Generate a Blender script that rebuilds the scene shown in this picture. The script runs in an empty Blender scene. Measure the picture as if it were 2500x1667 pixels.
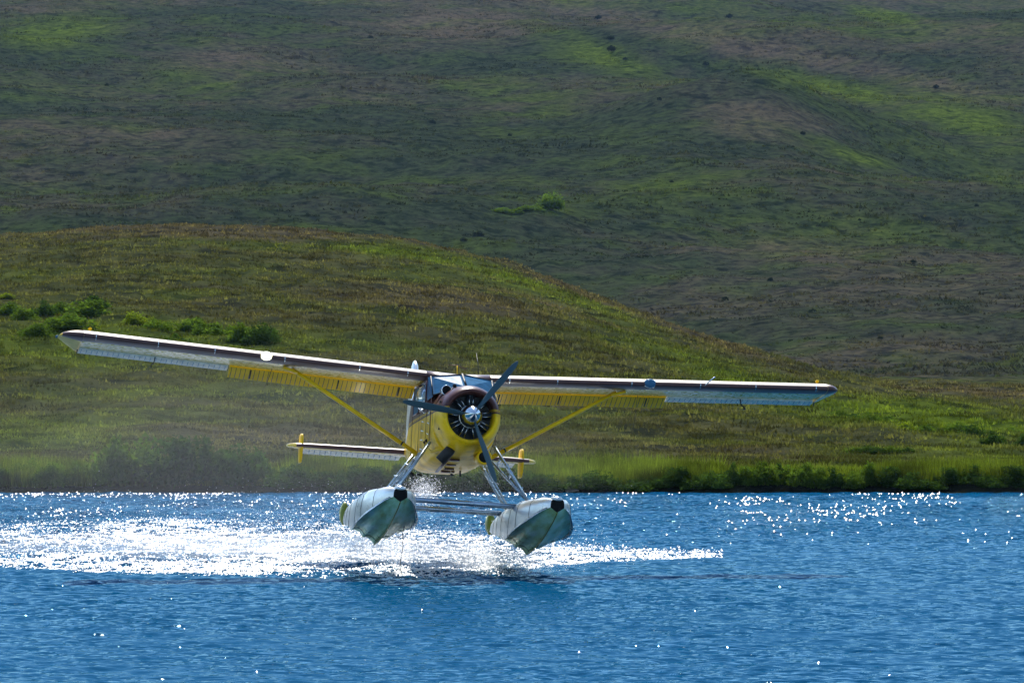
import bpy, math, random
import numpy as np
from mathutils import Vector, Matrix
R_ = math.radians
rng = np.random.default_rng(7)
random.seed(7)
SC = bpy.context.scene
COL = SC.collection

# ------------------------------------------------------------------ camera, sky, sun, exposure
CAM_H, HOR, FPX = 4.2, 847.0, 13489.0            # metres, horizon row and focal length in photo pixels
cam_d = bpy.data.cameras.new('camera'); cam = bpy.data.objects.new('camera', cam_d); COL.objects.link(cam)
cam_d.sensor_width = 36.0; cam_d.lens = FPX * 36 / 2500; cam_d.clip_start = 0.5; cam_d.clip_end = 9000
cam.location = (0, 0, CAM_H)
cam.rotation_euler = (R_(90) + math.atan((HOR - 833.5) / FPX), 0, 0)
SC.camera = cam
SUN_AZ, SUN_EL = -3.0, 48.0                      # degrees right of straight ahead, above the horizon
W = bpy.data.worlds.new('World'); SC.world = W; W.use_nodes = True
wn = W.node_tree.nodes; bg = wn['Background']
sky = wn.new('ShaderNodeTexSky'); sky.sky_type = 'NISHITA'; sky.sun_disc = False
sky.sun_elevation = R_(SUN_EL); sky.sun_rotation = R_(SUN_AZ); sky.air_density = 1.0; sky.dust_density = 0.1; sky.ozone_density = 3.5
W.node_tree.links.new(sky.outputs[0], bg.inputs[0]); bg.inputs[1].default_value = 0.15
sd = bpy.data.lights.new('sun', 'SUN'); so = bpy.data.objects.new('sun', sd); COL.objects.link(so)
sd.energy = 5.0; sd.angle = R_(0.53); sd.color = (1.0, 0.95, 0.86)
sv = Vector((math.sin(R_(SUN_AZ)) * math.cos(R_(SUN_EL)), math.cos(R_(SUN_AZ)) * math.cos(R_(SUN_EL)), math.sin(R_(SUN_EL))))
so.rotation_euler = (-sv).to_track_quat('-Z', 'Y').to_euler(); so.location = (0, 60, 80)
SC.view_settings.view_transform = 'Standard'; SC.view_settings.look = 'None'
SC.view_settings.exposure = 0.6; SC.view_settings.gamma = 1.0
SC.render.engine = 'CYCLES'
SC.cycles.use_denoising = True
SC.cycles.max_bounces = 6; SC.cycles.diffuse_bounces = 2; SC.cycles.glossy_bounces = 3
SC.cycles.transmission_bounces = 4; SC.cycles.volume_bounces = 0; SC.cycles.transparent_max_bounces = 24
SC.cycles.caustics_reflective = True; SC.cycles.blur_glossy = 1.0; SC.cycles.caustics_refractive = False

# ------------------------------------------------------------------ materials
def nt(m): return m.node_tree.nodes, m.node_tree.links
def pmat(name, col, rough=0.5, metal=0.0, coat=0.0, spec=0.5, coat_r=0.08, trans=0.0, grime=0.0, bump=0.0, bscale=8.0):
    m = bpy.data.materials.new(name); m.use_nodes = True
    n, l = nt(m); b = n['Principled BSDF']
    b.inputs['Base Color'].default_value = (*col, 1); b.inputs['Roughness'].default_value = rough
    b.inputs['Metallic'].default_value = metal; b.inputs['Coat Weight'].default_value = coat
    b.inputs['Coat Roughness'].default_value = coat_r; b.inputs['Specular IOR Level'].default_value = spec
    b.inputs['Transmission Weight'].default_value = trans
    if grime or bump:
        tc = n.new('ShaderNodeTexCoord'); nz = n.new('ShaderNodeTexNoise')
        nz.inputs['Scale'].default_value = bscale; nz.inputs['Detail'].default_value = 6
        l.new(tc.outputs['Object'], nz.inputs['Vector'])
    if grime:
        r = n.new('ShaderNodeValToRGB'); l.new(nz.outputs['Fac'], r.inputs[0])
        r.color_ramp.elements[0].position = 0.3; r.color_ramp.elements[1].position = 0.65
        r.color_ramp.elements[0].color = (*[c * (1 - grime) for c in col], 1); r.color_ramp.elements[1].color = (*col, 1)
        l.new(r.outputs[0], b.inputs['Base Color'])
        mr = n.new('ShaderNodeMapRange'); l.new(nz.outputs['Fac'], mr.inputs[0])
        mr.inputs[3].default_value = rough + 0.12; mr.inputs[4].default_value = max(0.03, rough - 0.08)
        l.new(mr.outputs[0], b.inputs['Roughness'])
    if bump:
        bp = n.new('ShaderNodeBump'); bp.inputs['Strength'].default_value = bump; bp.inputs['Distance'].default_value = 0.01
        l.new(nz.outputs['Fac'], bp.inputs['Height']); l.new(bp.outputs[0], b.inputs['Normal'])
    return m
YEL = (0.88, 0.53, 0.001); BRN = (0.085, 0.026, 0.018)
M = {}
M['yellow'] = pmat('yellow_paint', YEL, 0.34, 0, 0.06, spec=0.2, grime=0.2, bscale=3)
M['brown'] = pmat('brown_paint', BRN, 0.40, 0, 0.35, spec=0.35, coat_r=0.42, grime=0.2, bscale=4)
M['skin'] = pmat('wing_underside_paint', (0.90, 0.62, 0.07), 0.26, 0.1, 0.3, grime=0.25, bump=0.35, bscale=9)
M['alu'] = pmat('float_metal', (0.74, 0.76, 0.75), 0.28, 0.65, grime=0.15, bscale=2.5)
M['alu_raw'] = pmat('bare_metal_skin', (0.95, 0.89, 0.74), 0.36, 0.15, grime=0.35, bump=2.5, bscale=11)
M['strut'] = pmat('strut_metal', (0.42, 0.50, 0.56), 0.26, 0.75, grime=0.3, bscale=6)
M['chrome'] = pmat('polished_spinner', (0.62, 0.66, 0.66), 0.12, 1.0)
M['steel'] = pmat('bright_steel', (0.7, 0.72, 0.72), 0.22, 1.0)
M['dark'] = pmat('engine_black', (0.012, 0.018, 0.022), 0.45, 0.3)
M['cyl'] = pmat('cylinder_metal', (0.012, 0.022, 0.03), 0.5, 0.3)
M['blade'] = pmat('propeller_paint', (0.02, 0.06, 0.075), 0.5, 0.1, 0.0)
M['rubber'] = pmat('black_rubber', (0.006, 0.006, 0.006), 0.7, spec=0.1)
M['exh'] = pmat('exhaust_black', (0.014, 0.013, 0.012), 0.55, 0.2, grime=0.4, bscale=20)
M['wire'] = pmat('dark_wire', (0.02, 0.02, 0.02), 0.5, 0.4)
M['rope'] = pmat('rope_fibre', (0.06, 0.055, 0.04), 0.9)
M['glass'] = pmat('window_glass', (0.05, 0.15, 0.26), 0.2, 0, 0, spec=0.02, trans=0.0, grime=0.3, bscale=9)
M['bubble'] = pmat('bubble_glass', (0.45, 0.58, 0.62), 0.05, 0, 0, spec=0.8, trans=0.6)
M['interior'] = pmat('cabin_interior', (0.02, 0.03, 0.04), 0.8)
M['red'] = pmat('red_lens', (0.5, 0.01, 0.01), 0.1)
M['rudder'] = pmat('rudder_green', (0.16, 0.20, 0.015), 0.4, 0.1)
lamp = bpy.data.materials.new('lit_lamp'); lamp.use_nodes = True
_b = lamp.node_tree.nodes['Principled BSDF']; _b.inputs['Base Color'].default_value = (0.9, 0.9, 0.6, 1)
_b.inputs['Emission Color'].default_value = (1.0, 0.97, 0.62, 1); _b.inputs['Emission Strength'].default_value = 2.2
M['lamp'] = lamp

def float_bottom_mat():
    m = pmat('float_bottom_green', (0.20, 0.30, 0.17), 0.32, 0.1, 0.1)
    n, l = nt(m); b = n['Principled BSDF']
    tc = n.new('ShaderNodeTexCoord'); mp = n.new('ShaderNodeMapping'); mp.inputs['Scale'].default_value = (3.2, .8, 2.2)
    nz = n.new('ShaderNodeTexNoise'); nz.inputs['Scale'].default_value = 1.6; nz.inputs['Detail'].default_value = 8; nz.inputs['Roughness'].default_value = 0.6
    l.new(tc.outputs['Object'], mp.inputs[0]); l.new(mp.outputs[0], nz.inputs['Vector'])
    r = n.new('ShaderNodeValToRGB'); e = r.color_ramp.elements
    e[0].position = 0.32; e[0].color = (0.30, 0.36, 0.05, 1); e[1].position = 0.66; e[1].color = (0.66, 0.92, 0.74, 1)
    x = r.color_ramp.elements.new(0.5); x.color = (0.46, 0.74, 0.42, 1)
    l.new(nz.outputs['Fac'], r.inputs[0]); l.new(r.outputs[0], b.inputs['Base Color'])
    return m
M['fbot'] = float_bottom_mat()

def cowl_mat():
    """yellow paint, brown above the cheat line, thin yellow and brown pin lines (flat paint)"""
    m = pmat('cowling_paint', YEL, 0.34, 0, 0.06, spec=0.22)
    n, l = nt(m); b = n['Principled BSDF']
    tc = n.new('ShaderNodeTexCoord'); sp = n.new('ShaderNodeSeparateXYZ'); l.new(tc.outputs['Object'], sp.inputs[0])
    mr = n.new('ShaderNodeMapRange'); l.new(sp.outputs['Z'], mr.inputs[0])
    mr.inputs[1].default_value = 2.35 - 0.2; mr.inputs[2].default_value = 2.35 + 0.8
    r = n.new('ShaderNodeValToRGB'); r.color_ramp.interpolation = 'CONSTANT'
    l.new(mr.outputs[0], r.inputs[0])
    nz = n.new('ShaderNodeTexNoise'); nz.inputs['Scale'].default_value = 2.2; nz.inputs['Detail'].default_value = 8; nz.inputs['Roughness'].default_value = .65; l.new(tc.outputs['Object'], nz.inputs['Vector'])
    gr = n.new('ShaderNodeValToRGB'); gr.color_ramp.elements[0].position = .36; gr.color_ramp.elements[1].position = .52; gr.color_ramp.elements[0].color = (.55, .50, .45, 1); l.new(nz.outputs['Fac'], gr.inputs[0])
    gm = n.new('ShaderNodeMix'); gm.data_type = 'RGBA'; gm.blend_type = 'MULTIPLY'; gm.inputs[0].default_value = 1; l.new(r.outputs[0], gm.inputs[6]); l.new(gr.outputs[0], gm.inputs[7]); l.new(gm.outputs[2], b.inputs['Base Color'])
    st = [(-0.2, YEL), (0.055, BRN), (0.095, YEL), (0.107, BRN), (0.120, YEL), (0.135, BRN)]
    e = r.color_ramp.elements
    e[0].position = 0; e[0].color = (*YEL, 1); e[1].position = (0.055 + .2); e[1].color = (*BRN, 1)
    for z, c in st[2:]:
        q = e.new(z + 0.2); q.color = (*c, 1)
    return m
M['cowl'] = cowl_mat()

def leaf_mat(name, tr=0.45, tint=(1, 1, 1)):
    """vegetation: leaf colour from the mesh attribute, diffuse plus light coming through the leaf"""
    m = bpy.data.materials.new(name); m.use_nodes = True; n, l = nt(m)
    n.remove(n['Principled BSDF']); out = n['Material Output']
    at = n.new('ShaderNodeAttribute'); at.attribute_name = 'Col'
    oi = n.new('ShaderNodeObjectInfo'); hs = n.new('ShaderNodeHueSaturation')
    mr = n.new('ShaderNodeMapRange'); l.new(oi.outputs['Random'], mr.inputs[0]); mr.inputs[3].default_value = 0.8; mr.inputs[4].default_value = 1.2
    l.new(mr.outputs[0], hs.inputs['Value']); l.new(at.outputs['Color'], hs.inputs['Color'])
    d = n.new('ShaderNodeBsdfDiffuse'); t = n.new('ShaderNodeBsdfTranslucent'); mx = n.new('ShaderNodeMixShader')
    tg = n.new('ShaderNodeMix'); tg.data_type = 'RGBA'; tg.blend_type = 'MULTIPLY'; tg.inputs[0].default_value = 1
    tg.inputs[7].default_value = (1.3, 1.25, 0.45, 1)
    l.new(hs.outputs[0], d.inputs[0]); l.new(hs.outputs[0], tg.inputs[6]); l.new(tg.outputs[2], t.inputs[0])
    mx.inputs[0].default_value = tr
    l.new(d.outputs[0], mx.inputs[1]); l.new(t.outputs[0], mx.inputs[2]); l.new(mx.outputs[0], out.inputs[0])
    return m
M['leaf'] = leaf_mat('leaf', 0.5)
M['grass'] = leaf_mat('grass', 0.45)
M['heath'] = leaf_mat('heath', 0.3)
M['bark'] = pmat('bark', (0.07, 0.055, 0.04), 0.9)
M['rock'] = pmat('shore_stone', (0.22, 0.20, 0.18), 0.85, grime=0.5, bump=0.8, bscale=6)

def ground_mat():
    m = bpy.data.materials.new('tundra_ground'); m.use_nodes = True; n, l = nt(m); n.remove(n['Principled BSDF']); b = n.new('ShaderNodeBsdfDiffuse'); b.inputs['Roughness'].default_value = 0.6; l.new(b.outputs[0], n['Material Output'].inputs[0])
    at = n.new('ShaderNodeAttribute'); at.attribute_name = 'Col'
    tc = n.new('ShaderNodeTexCoord')
    n1 = n.new('ShaderNodeTexNoise'); n1.inputs['Scale'].default_value = 0.55; n1.inputs['Detail'].default_value = 10; n1.inputs['Roughness'].default_value = 0.65
    l.new(tc.outputs['Object'], n1.inputs['Vector'])
    r = n.new('ShaderNodeValToRGB'); r.color_ramp.elements[0].position = 0.34; r.color_ramp.elements[1].position = 0.66
    r.color_ramp.elements[0].color = (0.48, 0.52, 0.62, 1); r.color_ramp.elements[1].color = (1.55, 1.5, 1.2, 1)
    l.new(n1.outputs['Fac'], r.inputs[0])
    mx = n.new('ShaderNodeMix'); mx.data_type = 'RGBA'; mx.blend_type = 'MULTIPLY'; mx.inputs[0].default_value = 1
    l.new(at.outputs['Color'], mx.inputs[6]); l.new(r.outputs[0], mx.inputs[7]); n3 = n.new('ShaderNodeTexNoise'); n3.inputs['Scale'].default_value = .30; n3.inputs['Detail'].default_value = 5; n3.inputs['Roughness'].default_value = .6; l.new(tc.outputs['Object'], n3.inputs['Vector'])
    r3 = n.new('ShaderNodeValToRGB'); r3.color_ramp.elements[0].position = .53; r3.color_ramp.elements[1].position = .62; r3.color_ramp.elements[0].color = (1.08, 1.08, 1.05, 1); r3.color_ramp.elements[1].color = (.50, .55, .60, 1); l.new(n3.outputs['Fac'], r3.inputs[0])
    m3 = n.new('ShaderNodeMix'); m3.data_type = 'RGBA'; m3.blend_type = 'MULTIPLY'; m3.inputs[0].default_value = 1; l.new(mx.outputs[2], m3.inputs[6]); l.new(r3.outputs[0], m3.inputs[7]); l.new(m3.outputs[2], b.inputs['Color'])
    bp = n.new('ShaderNodeBump'); bp.inputs['Strength'].default_value = 1; bp.inputs['Distance'].default_value = 0.8
    l.new(n1.outputs['Fac'], bp.inputs['Height']); l.new(bp.outputs[0], b.inputs['Normal'])
    return m
M['ground'] = ground_mat()

def water_mat():
    m = bpy.data.materials.new('lake_water'); m.use_nodes = True; n, l = nt(m); n.remove(n['Principled BSDF'])
    d = n.new('ShaderNodeBsdfDiffuse'); d.inputs[0].default_value = (0.0005, 0.050, 0.115, 1)
    g = n.new('ShaderNodeBsdfGlossy'); g.inputs[0].default_value = (0.64, 0.90, 1, 1); g.inputs['Roughness'].default_value = 0.03
    fr = n.new('ShaderNodeFresnel'); fr.inputs['IOR'].default_value = 1.333
    k = n.new('ShaderNodeMath'); k.operation = 'MULTIPLY'; k.inputs[1].default_value = 0.30; l.new(fr.outputs[0], k.inputs[0])
    mx = n.new('ShaderNodeMixShader'); l.new(k.outputs[0], mx.inputs[0]); l.new(d.outputs[0], mx.inputs[1]); l.new(g.outputs[0], mx.inputs[2])
    l.new(mx.outputs[0], n['Material Output'].inputs[0])
    tc = n.new('ShaderNodeTexCoord')
    n1 = n.new('ShaderNodeTexNoise'); n1.inputs['Scale'].default_value = 5; n1.inputs['Detail'].default_value = 1
    n2 = n.new('ShaderNodeTexNoise'); n2.inputs['Scale'].default_value = 0.22; n2.inputs['Detail'].default_value = 3
    l.new(tc.outputs['Object'], n1.inputs['Vector']); l.new(tc.outputs['Object'], n2.inputs['Vector'])
    mr = n.new('ShaderNodeMapRange'); l.new(n2.outputs['Fac'], mr.inputs[0]); mr.inputs[1].default_value = .35; mr.inputs[2].default_value = .68; mr.inputs[3].default_value = 0.03; mr.inputs[4].default_value = 0.17
    bp = n.new('ShaderNodeBump'); bp.inputs['Strength'].default_value = 1
    sp = n.new('ShaderNodeSeparateXYZ'); l.new(tc.outputs['Object'], sp.inputs[0])
    m2 = n.new('ShaderNodeMapRange'); l.new(sp.outputs['Y'], m2.inputs[0]); m2.inputs[1].default_value = 108; m2.inputs[2].default_value = 145; m2.inputs[3].default_value = 0.42; m2.inputs[4].default_value = 2.0
    ml = n.new('ShaderNodeMath'); ml.operation = 'MULTIPLY'; l.new(mr.outputs[0], ml.inputs[0]); l.new(m2.outputs[0], ml.inputs[1])
    l.new(ml.outputs[0], bp.inputs['Distance'])
    l.new(n1.outputs['Fac'], bp.inputs['Height'])
    for q in (d, g, fr): l.new(bp.outputs[0], q.inputs['Normal'])
    return m
M['water'] = water_mat()
M['glint_dome'] = pmat('sparkle_dome_water', (0.004, 0.10, 0.24), 0.24, 0, 0, spec=0.5)
M['foam'] = pmat('white_water', (0.86, 0.88, 0.9), 0.35, 0, 0.0, spec=0.6)

# ------------------------------------------------------------------ mesh helpers
def mk(name, V, Fc, mat=None, parent=None, smooth=True, col=None):
    me = bpy.data.meshes.new(name)
    V = np.asarray(V, dtype=np.float32)
    if isinstance(Fc, np.ndarray):
        k = Fc.shape[1]; nf = len(Fc)
        me.vertices.add(len(V)); me.vertices.foreach_set('co', V.ravel())
        me.loops.add(nf * k); me.polygons.add(nf)
        me.loops.foreach_set('vertex_index', Fc.astype(np.int32).ravel())
        me.polygons.foreach_set('loop_start', np.arange(0, nf * k, k, dtype=np.int32))
        me.update(calc_edges=True)
    else:
        me.from_pydata([tuple(map(float, v)) for v in V], [], Fc); me.update()
    if smooth: me.polygons.foreach_set('use_smooth', np.ones(len(me.polygons), bool))
    if col is not None:
        a = me.attributes.new('Col', 'FLOAT_COLOR', 'POINT'); c = np.ones((len(V), 4), np.float32); c[:, :3] = col
        a.data.foreach_set('color', c.ravel())
    if mat is not None: me.materials.append(mat)
    o = bpy.data.objects.new(name, me); COL.objects.link(o)
    if parent is not None: o.parent = parent
    return o
def tag(o, label=None, cat=None, group=None, kind=None):
    for k, v in (('label', label), ('category', cat), ('group', group), ('kind', kind)):
        if v: o[k] = v
    return o
def tube(pts, r, seg=8, cap=True):
    """round tube through points; r number or list"""
    pts = [Vector(p) for p in pts]; n = len(pts); rr = r if hasattr(r, '__len__') else [r] * n
    V, Fc = [], []
    for i, p in enumerate(pts):
        t = (pts[min(i + 1, n - 1)] - pts[max(i - 1, 0)]).normalized()
        a = t.cross(Vector((0, 0, 1)) if abs(t.z) < .9 else Vector((1, 0, 0))).normalized(); b = t.cross(a)
        for k in range(seg):
            w = 2 * math.pi * k / seg; V.append(p + (a * math.cos(w) + b * math.sin(w)) * rr[i])
    for i in range(n - 1):
        for k in range(seg):
            Fc.append((i * seg + k, i * seg + (k + 1) % seg, (i + 1) * seg + (k + 1) % seg, (i + 1) * seg + k))
    if cap: Fc += [tuple(range(seg))[::-1], tuple(range((n - 1) * seg, n * seg))]
    return V, Fc
def airstrut(p0, p1, chord, thick, seg=12, cd=(0, 1, 0)):
    """streamlined strut: teardrop section, chord along cd"""
    p0, p1 = Vector(p0), Vector(p1); t = (p1 - p0).normalized(); c = Vector(cd); c = (c - t * c.dot(t)).normalized(); s = t.cross(c)
    V, Fc = [], []
    for p in (p0, p1):
        for k in range(seg):
            w = 2 * math.pi * k / seg; V.append(p + c * (math.cos(w) * chord / 2) + s * (math.sin(w) * thick / 2 * (1 - .3 * math.cos(w))))
    for k in range(seg): Fc.append((k, (k + 1) % seg, seg + (k + 1) % seg, seg + k))
    Fc += [tuple(range(seg))[::-1], tuple(range(seg, 2 * seg))]
    return V, Fc
def box(x0, x1, y0, y1, z0, z1):
    V = [(x, y, z) for z in (z0, z1) for y in (y0, y1) for x in (x0, x1)]
    return V, [(0, 2, 3, 1), (4, 5, 7, 6), (0, 1, 5, 4), (2, 6, 7, 3), (0, 4, 6, 2), (1, 3, 7, 5)]
def loft(rings, closed=True, caps=(True, True)):
    k = len(rings[0]); V = [p for r in rings for p in r]; Fc = []
    for i in range(len(rings) - 1):
        for j in range(k if closed else k - 1):
            a, b = i * k + j, i * k + (j + 1) % k
            Fc.append((a, b, b + k, a + k))
    if closed and caps[0]: Fc.append(tuple(range(k))[::-1])
    if closed and caps[1]: Fc.append(tuple(range((len(rings) - 1) * k, len(rings) * k)))
    return V, Fc
def lathe(prof, seg=40, c=(0, 0, 0), caps=(False, False)):
    """profile of (y, r) turned about the y axis through c"""
    return loft([[(c[0] + r * math.cos(2 * math.pi * k / seg), c[1] + y, c[2] + r * math.sin(2 * math.pi * k / seg)) for k in range(seg)] for y, r in prof], True, caps)
def join(*vf):
    V, Fc = [], []
    for v, f in vf:
        o = len(V); V += list(v); Fc += [tuple(i + o for i in q) for q in f]
    return V, Fc

# value noise on numpy arrays
_P = rng.random((256, 256)).astype(np.float32)
def vnoise(x, y):
    xi = np.floor(x).astype(int); yi = np.floor(y).astype(int); fx = x - xi; fy = y - yi
    fx = fx * fx * (3 - 2 * fx); fy = fy * fy * (3 - 2 * fy)
    g = lambda a, b: _P[a & 255, b & 255]
    return (g(xi, yi) * (1 - fx) + g(xi + 1, yi) * fx) * (1 - fy) + (g(xi, yi + 1) * (1 - fx) + g(xi + 1, yi + 1) * fx) * fy
def fbm(x, y, s, oct=4, g=0.5, off=0.0):
    a, t, f = 0.0, 0.0, 1.0 / s; w = 1.0
    for i in range(oct):
        a = a + w * vnoise(x * f + off + i * 17.3, y * f + off * 1.7 + i * 9.1); t += w; w *= g; f *= 2.03
    return a / t                                    # 0..1
def sst(a, b, x):
    t = np.clip((x - a) / (b - a), 0, 1); return t * t * (3 - 2 * t)

# ------------------------------------------------------------------ terrain height and colour
RIDGE_Y = 420.0
_rp = [(-2500, 700), (-1200, 640), (-400, 595), (0, 575), (200, 562), (420, 550), (560, 548), (700, 555), (850, 570), (1000, 588), (1120, 612), (1250, 648), (1380, 695), (1500, 745), (1620, 790), (1750, 835), (1870, 873), (1990, 908), (2120, 934), (2500, 946), (3500, 948), (6000, 930)]
_rx = np.array([(p - 1250) / FPX * RIDGE_Y for p, _ in _rp]); _rz = np.array([CAM_H + (HOR - q) / FPX * RIDGE_Y for _, q in _rp])
def height(x, y, detail=True):
    x = np.asarray(x, float); y = np.asarray(y, float)
    rz = np.interp(x, _rx, _rz)
    wob = (fbm(x + 300, x * 0, 14.0, 3) - .5) * 1.6
    bank = -0.45 + 0.85 * sst(157.0 + wob, 161.3 + wob, y)
    s = np.clip((y - 161) / (RIDGE_Y - 161), 0, 1)
    near = bank + (rz - 0.4) * (0.82 * s ** 1.1 + 0.18 * np.sin(s * math.pi / 2) ** 2)
    near = near + (fbm(x, y, 30, 3, off=3.3) - .5) * 1.1 * s * (1 - s) * 3 * np.clip(rz / 8, .25, 1)
    drop = sst(RIDGE_Y, RIDGE_Y + 150, y)
    near = near * (1 - drop) + 1.0 * drop
    t = np.maximum(y - 575, 0)
    far = 0.113 * (np.sqrt(t * t + 60 * 60) - 60)
    far = far + ((fbm(x, y, 160, 3, off=11.1) - .5) * 22 + (fbm(x, y * .7, 42, 3, off=17.7) - .5) * 5) * np.clip(t / 250, 0, 1)
    far = far + 10.0 * np.exp(-((x - 42) / 24) ** 2 - ((y - 985) / 55) ** 2) - 3.0 * np.exp(-((x - 75) / 26) ** 2 - ((y - 960) / 70) ** 2)
    far = far + 3.0 * np.exp(-((x + 38) / 30) ** 2 - ((y - 1120) / 60) ** 2)
    h = near + far
    if detail:
        k = np.clip((y - 161) / 40, 0, 1)
        h = h + k * ((fbm(x, y, 3.6, 3, off=5.0) - .5) * 1.0 + (fbm(x, y, 1.1, 2, off=8.0) - .5) * 0.30 * (y < 430))
        h = h + np.clip((y - 560) / 60, 0, 1) * (fbm(x, y, 14, 4, off=2.0) - .5) * 2.6
    return h
def px_of(x, y, z): return 1250 + FPX * x / y, HOR - FPX * (z - CAM_H) / y
def on_ground(px, py):
    """where the ray through a photo pixel meets the terrain"""
    yy = np.concatenate([np.arange(160, 440, .5), np.arange(440, 2000, 2.0)])
    xx = (px - 1250) / FPX * yy; zz = CAM_H - (py - HOR) / FPX * yy
    hit = np.nonzero(height(xx, yy, False) >= zz)[0]
    i = hit[0] if len(hit) else len(yy) - 1
    return float(xx[i]), float(yy[i])
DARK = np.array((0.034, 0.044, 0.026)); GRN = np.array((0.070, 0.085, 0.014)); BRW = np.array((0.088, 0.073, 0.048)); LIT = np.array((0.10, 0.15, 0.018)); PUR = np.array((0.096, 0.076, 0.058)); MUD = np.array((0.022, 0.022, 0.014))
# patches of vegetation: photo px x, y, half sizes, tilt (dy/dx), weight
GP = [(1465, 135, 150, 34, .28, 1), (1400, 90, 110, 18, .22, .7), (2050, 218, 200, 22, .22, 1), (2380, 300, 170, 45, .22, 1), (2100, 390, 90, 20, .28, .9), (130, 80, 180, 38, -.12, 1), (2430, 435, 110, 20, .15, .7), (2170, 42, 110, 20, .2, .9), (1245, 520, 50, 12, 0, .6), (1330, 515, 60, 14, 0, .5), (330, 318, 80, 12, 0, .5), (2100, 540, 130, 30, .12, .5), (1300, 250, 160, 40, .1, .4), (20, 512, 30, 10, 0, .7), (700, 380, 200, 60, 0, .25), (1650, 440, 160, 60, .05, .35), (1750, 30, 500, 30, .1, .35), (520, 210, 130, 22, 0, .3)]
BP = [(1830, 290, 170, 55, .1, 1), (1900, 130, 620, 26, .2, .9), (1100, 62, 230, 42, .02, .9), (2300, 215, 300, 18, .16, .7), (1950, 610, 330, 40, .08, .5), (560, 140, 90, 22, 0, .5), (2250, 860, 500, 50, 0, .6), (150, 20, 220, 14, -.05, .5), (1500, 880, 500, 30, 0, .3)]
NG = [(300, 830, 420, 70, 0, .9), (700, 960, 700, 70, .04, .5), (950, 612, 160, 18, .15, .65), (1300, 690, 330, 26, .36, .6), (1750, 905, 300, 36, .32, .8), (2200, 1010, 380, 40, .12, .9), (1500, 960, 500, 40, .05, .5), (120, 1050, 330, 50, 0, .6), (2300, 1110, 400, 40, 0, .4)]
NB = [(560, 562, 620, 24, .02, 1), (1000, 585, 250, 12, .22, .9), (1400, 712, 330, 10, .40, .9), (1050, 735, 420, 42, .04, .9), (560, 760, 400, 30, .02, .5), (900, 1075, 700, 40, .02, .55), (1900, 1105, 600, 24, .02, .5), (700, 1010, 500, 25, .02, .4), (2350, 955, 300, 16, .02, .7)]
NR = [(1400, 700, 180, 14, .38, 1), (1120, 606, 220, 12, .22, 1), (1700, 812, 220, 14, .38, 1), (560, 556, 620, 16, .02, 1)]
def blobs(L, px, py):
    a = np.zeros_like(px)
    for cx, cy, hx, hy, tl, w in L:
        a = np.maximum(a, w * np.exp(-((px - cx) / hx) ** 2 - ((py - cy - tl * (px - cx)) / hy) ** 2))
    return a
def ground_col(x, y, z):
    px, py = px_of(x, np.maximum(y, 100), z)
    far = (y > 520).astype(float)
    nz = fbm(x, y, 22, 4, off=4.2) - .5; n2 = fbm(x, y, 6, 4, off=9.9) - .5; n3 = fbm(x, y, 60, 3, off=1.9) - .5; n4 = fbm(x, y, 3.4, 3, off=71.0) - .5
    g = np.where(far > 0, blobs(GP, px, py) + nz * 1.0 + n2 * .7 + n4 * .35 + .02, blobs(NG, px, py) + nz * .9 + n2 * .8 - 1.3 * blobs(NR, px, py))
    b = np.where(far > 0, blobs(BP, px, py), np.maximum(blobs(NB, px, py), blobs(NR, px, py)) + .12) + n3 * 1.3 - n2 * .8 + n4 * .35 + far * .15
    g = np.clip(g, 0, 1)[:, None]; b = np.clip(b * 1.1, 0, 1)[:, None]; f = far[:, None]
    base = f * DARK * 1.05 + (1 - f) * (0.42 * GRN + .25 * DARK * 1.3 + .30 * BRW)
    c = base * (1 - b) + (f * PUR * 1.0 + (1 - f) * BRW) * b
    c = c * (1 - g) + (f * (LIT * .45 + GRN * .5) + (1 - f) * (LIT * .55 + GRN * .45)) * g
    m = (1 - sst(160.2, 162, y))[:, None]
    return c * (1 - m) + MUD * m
# one terrain sheet, finer where it is near
us = np.concatenate([[-1.2, -.8, -.5, -.35, -.26, -.2, -.165], np.linspace(-.14, .14, 320), [.165, .2, .26, .35, .5, .8, 1.2]])
ys = np.concatenate([np.arange(154.5, 180, .45), np.arange(180, 440, 1.0), np.arange(440, 1600, 3.0), np.arange(1600, 2001, 40)])
U, Y = np.meshgrid(us, ys); X = U * Y; Z = height(X, Y)
nr, nc = X.shape
V = np.stack([X.ravel(), Y.ravel(), Z.ravel()], 1)
ii = (np.arange(nr - 1)[:, None] * nc + np.arange(nc - 1)[None, :]).ravel()
Fq = np.stack([ii, ii + 1, ii + nc + 1, ii + nc], 1)
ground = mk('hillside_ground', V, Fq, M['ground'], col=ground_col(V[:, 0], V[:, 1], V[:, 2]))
tag(ground, 'rolling green and brown tundra hills rising behind the lake', 'hill', kind='structure')

# ------------------------------------------------------------------ water
def water_y(py): return CAM_H * FPX / (py - HOR)
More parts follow.
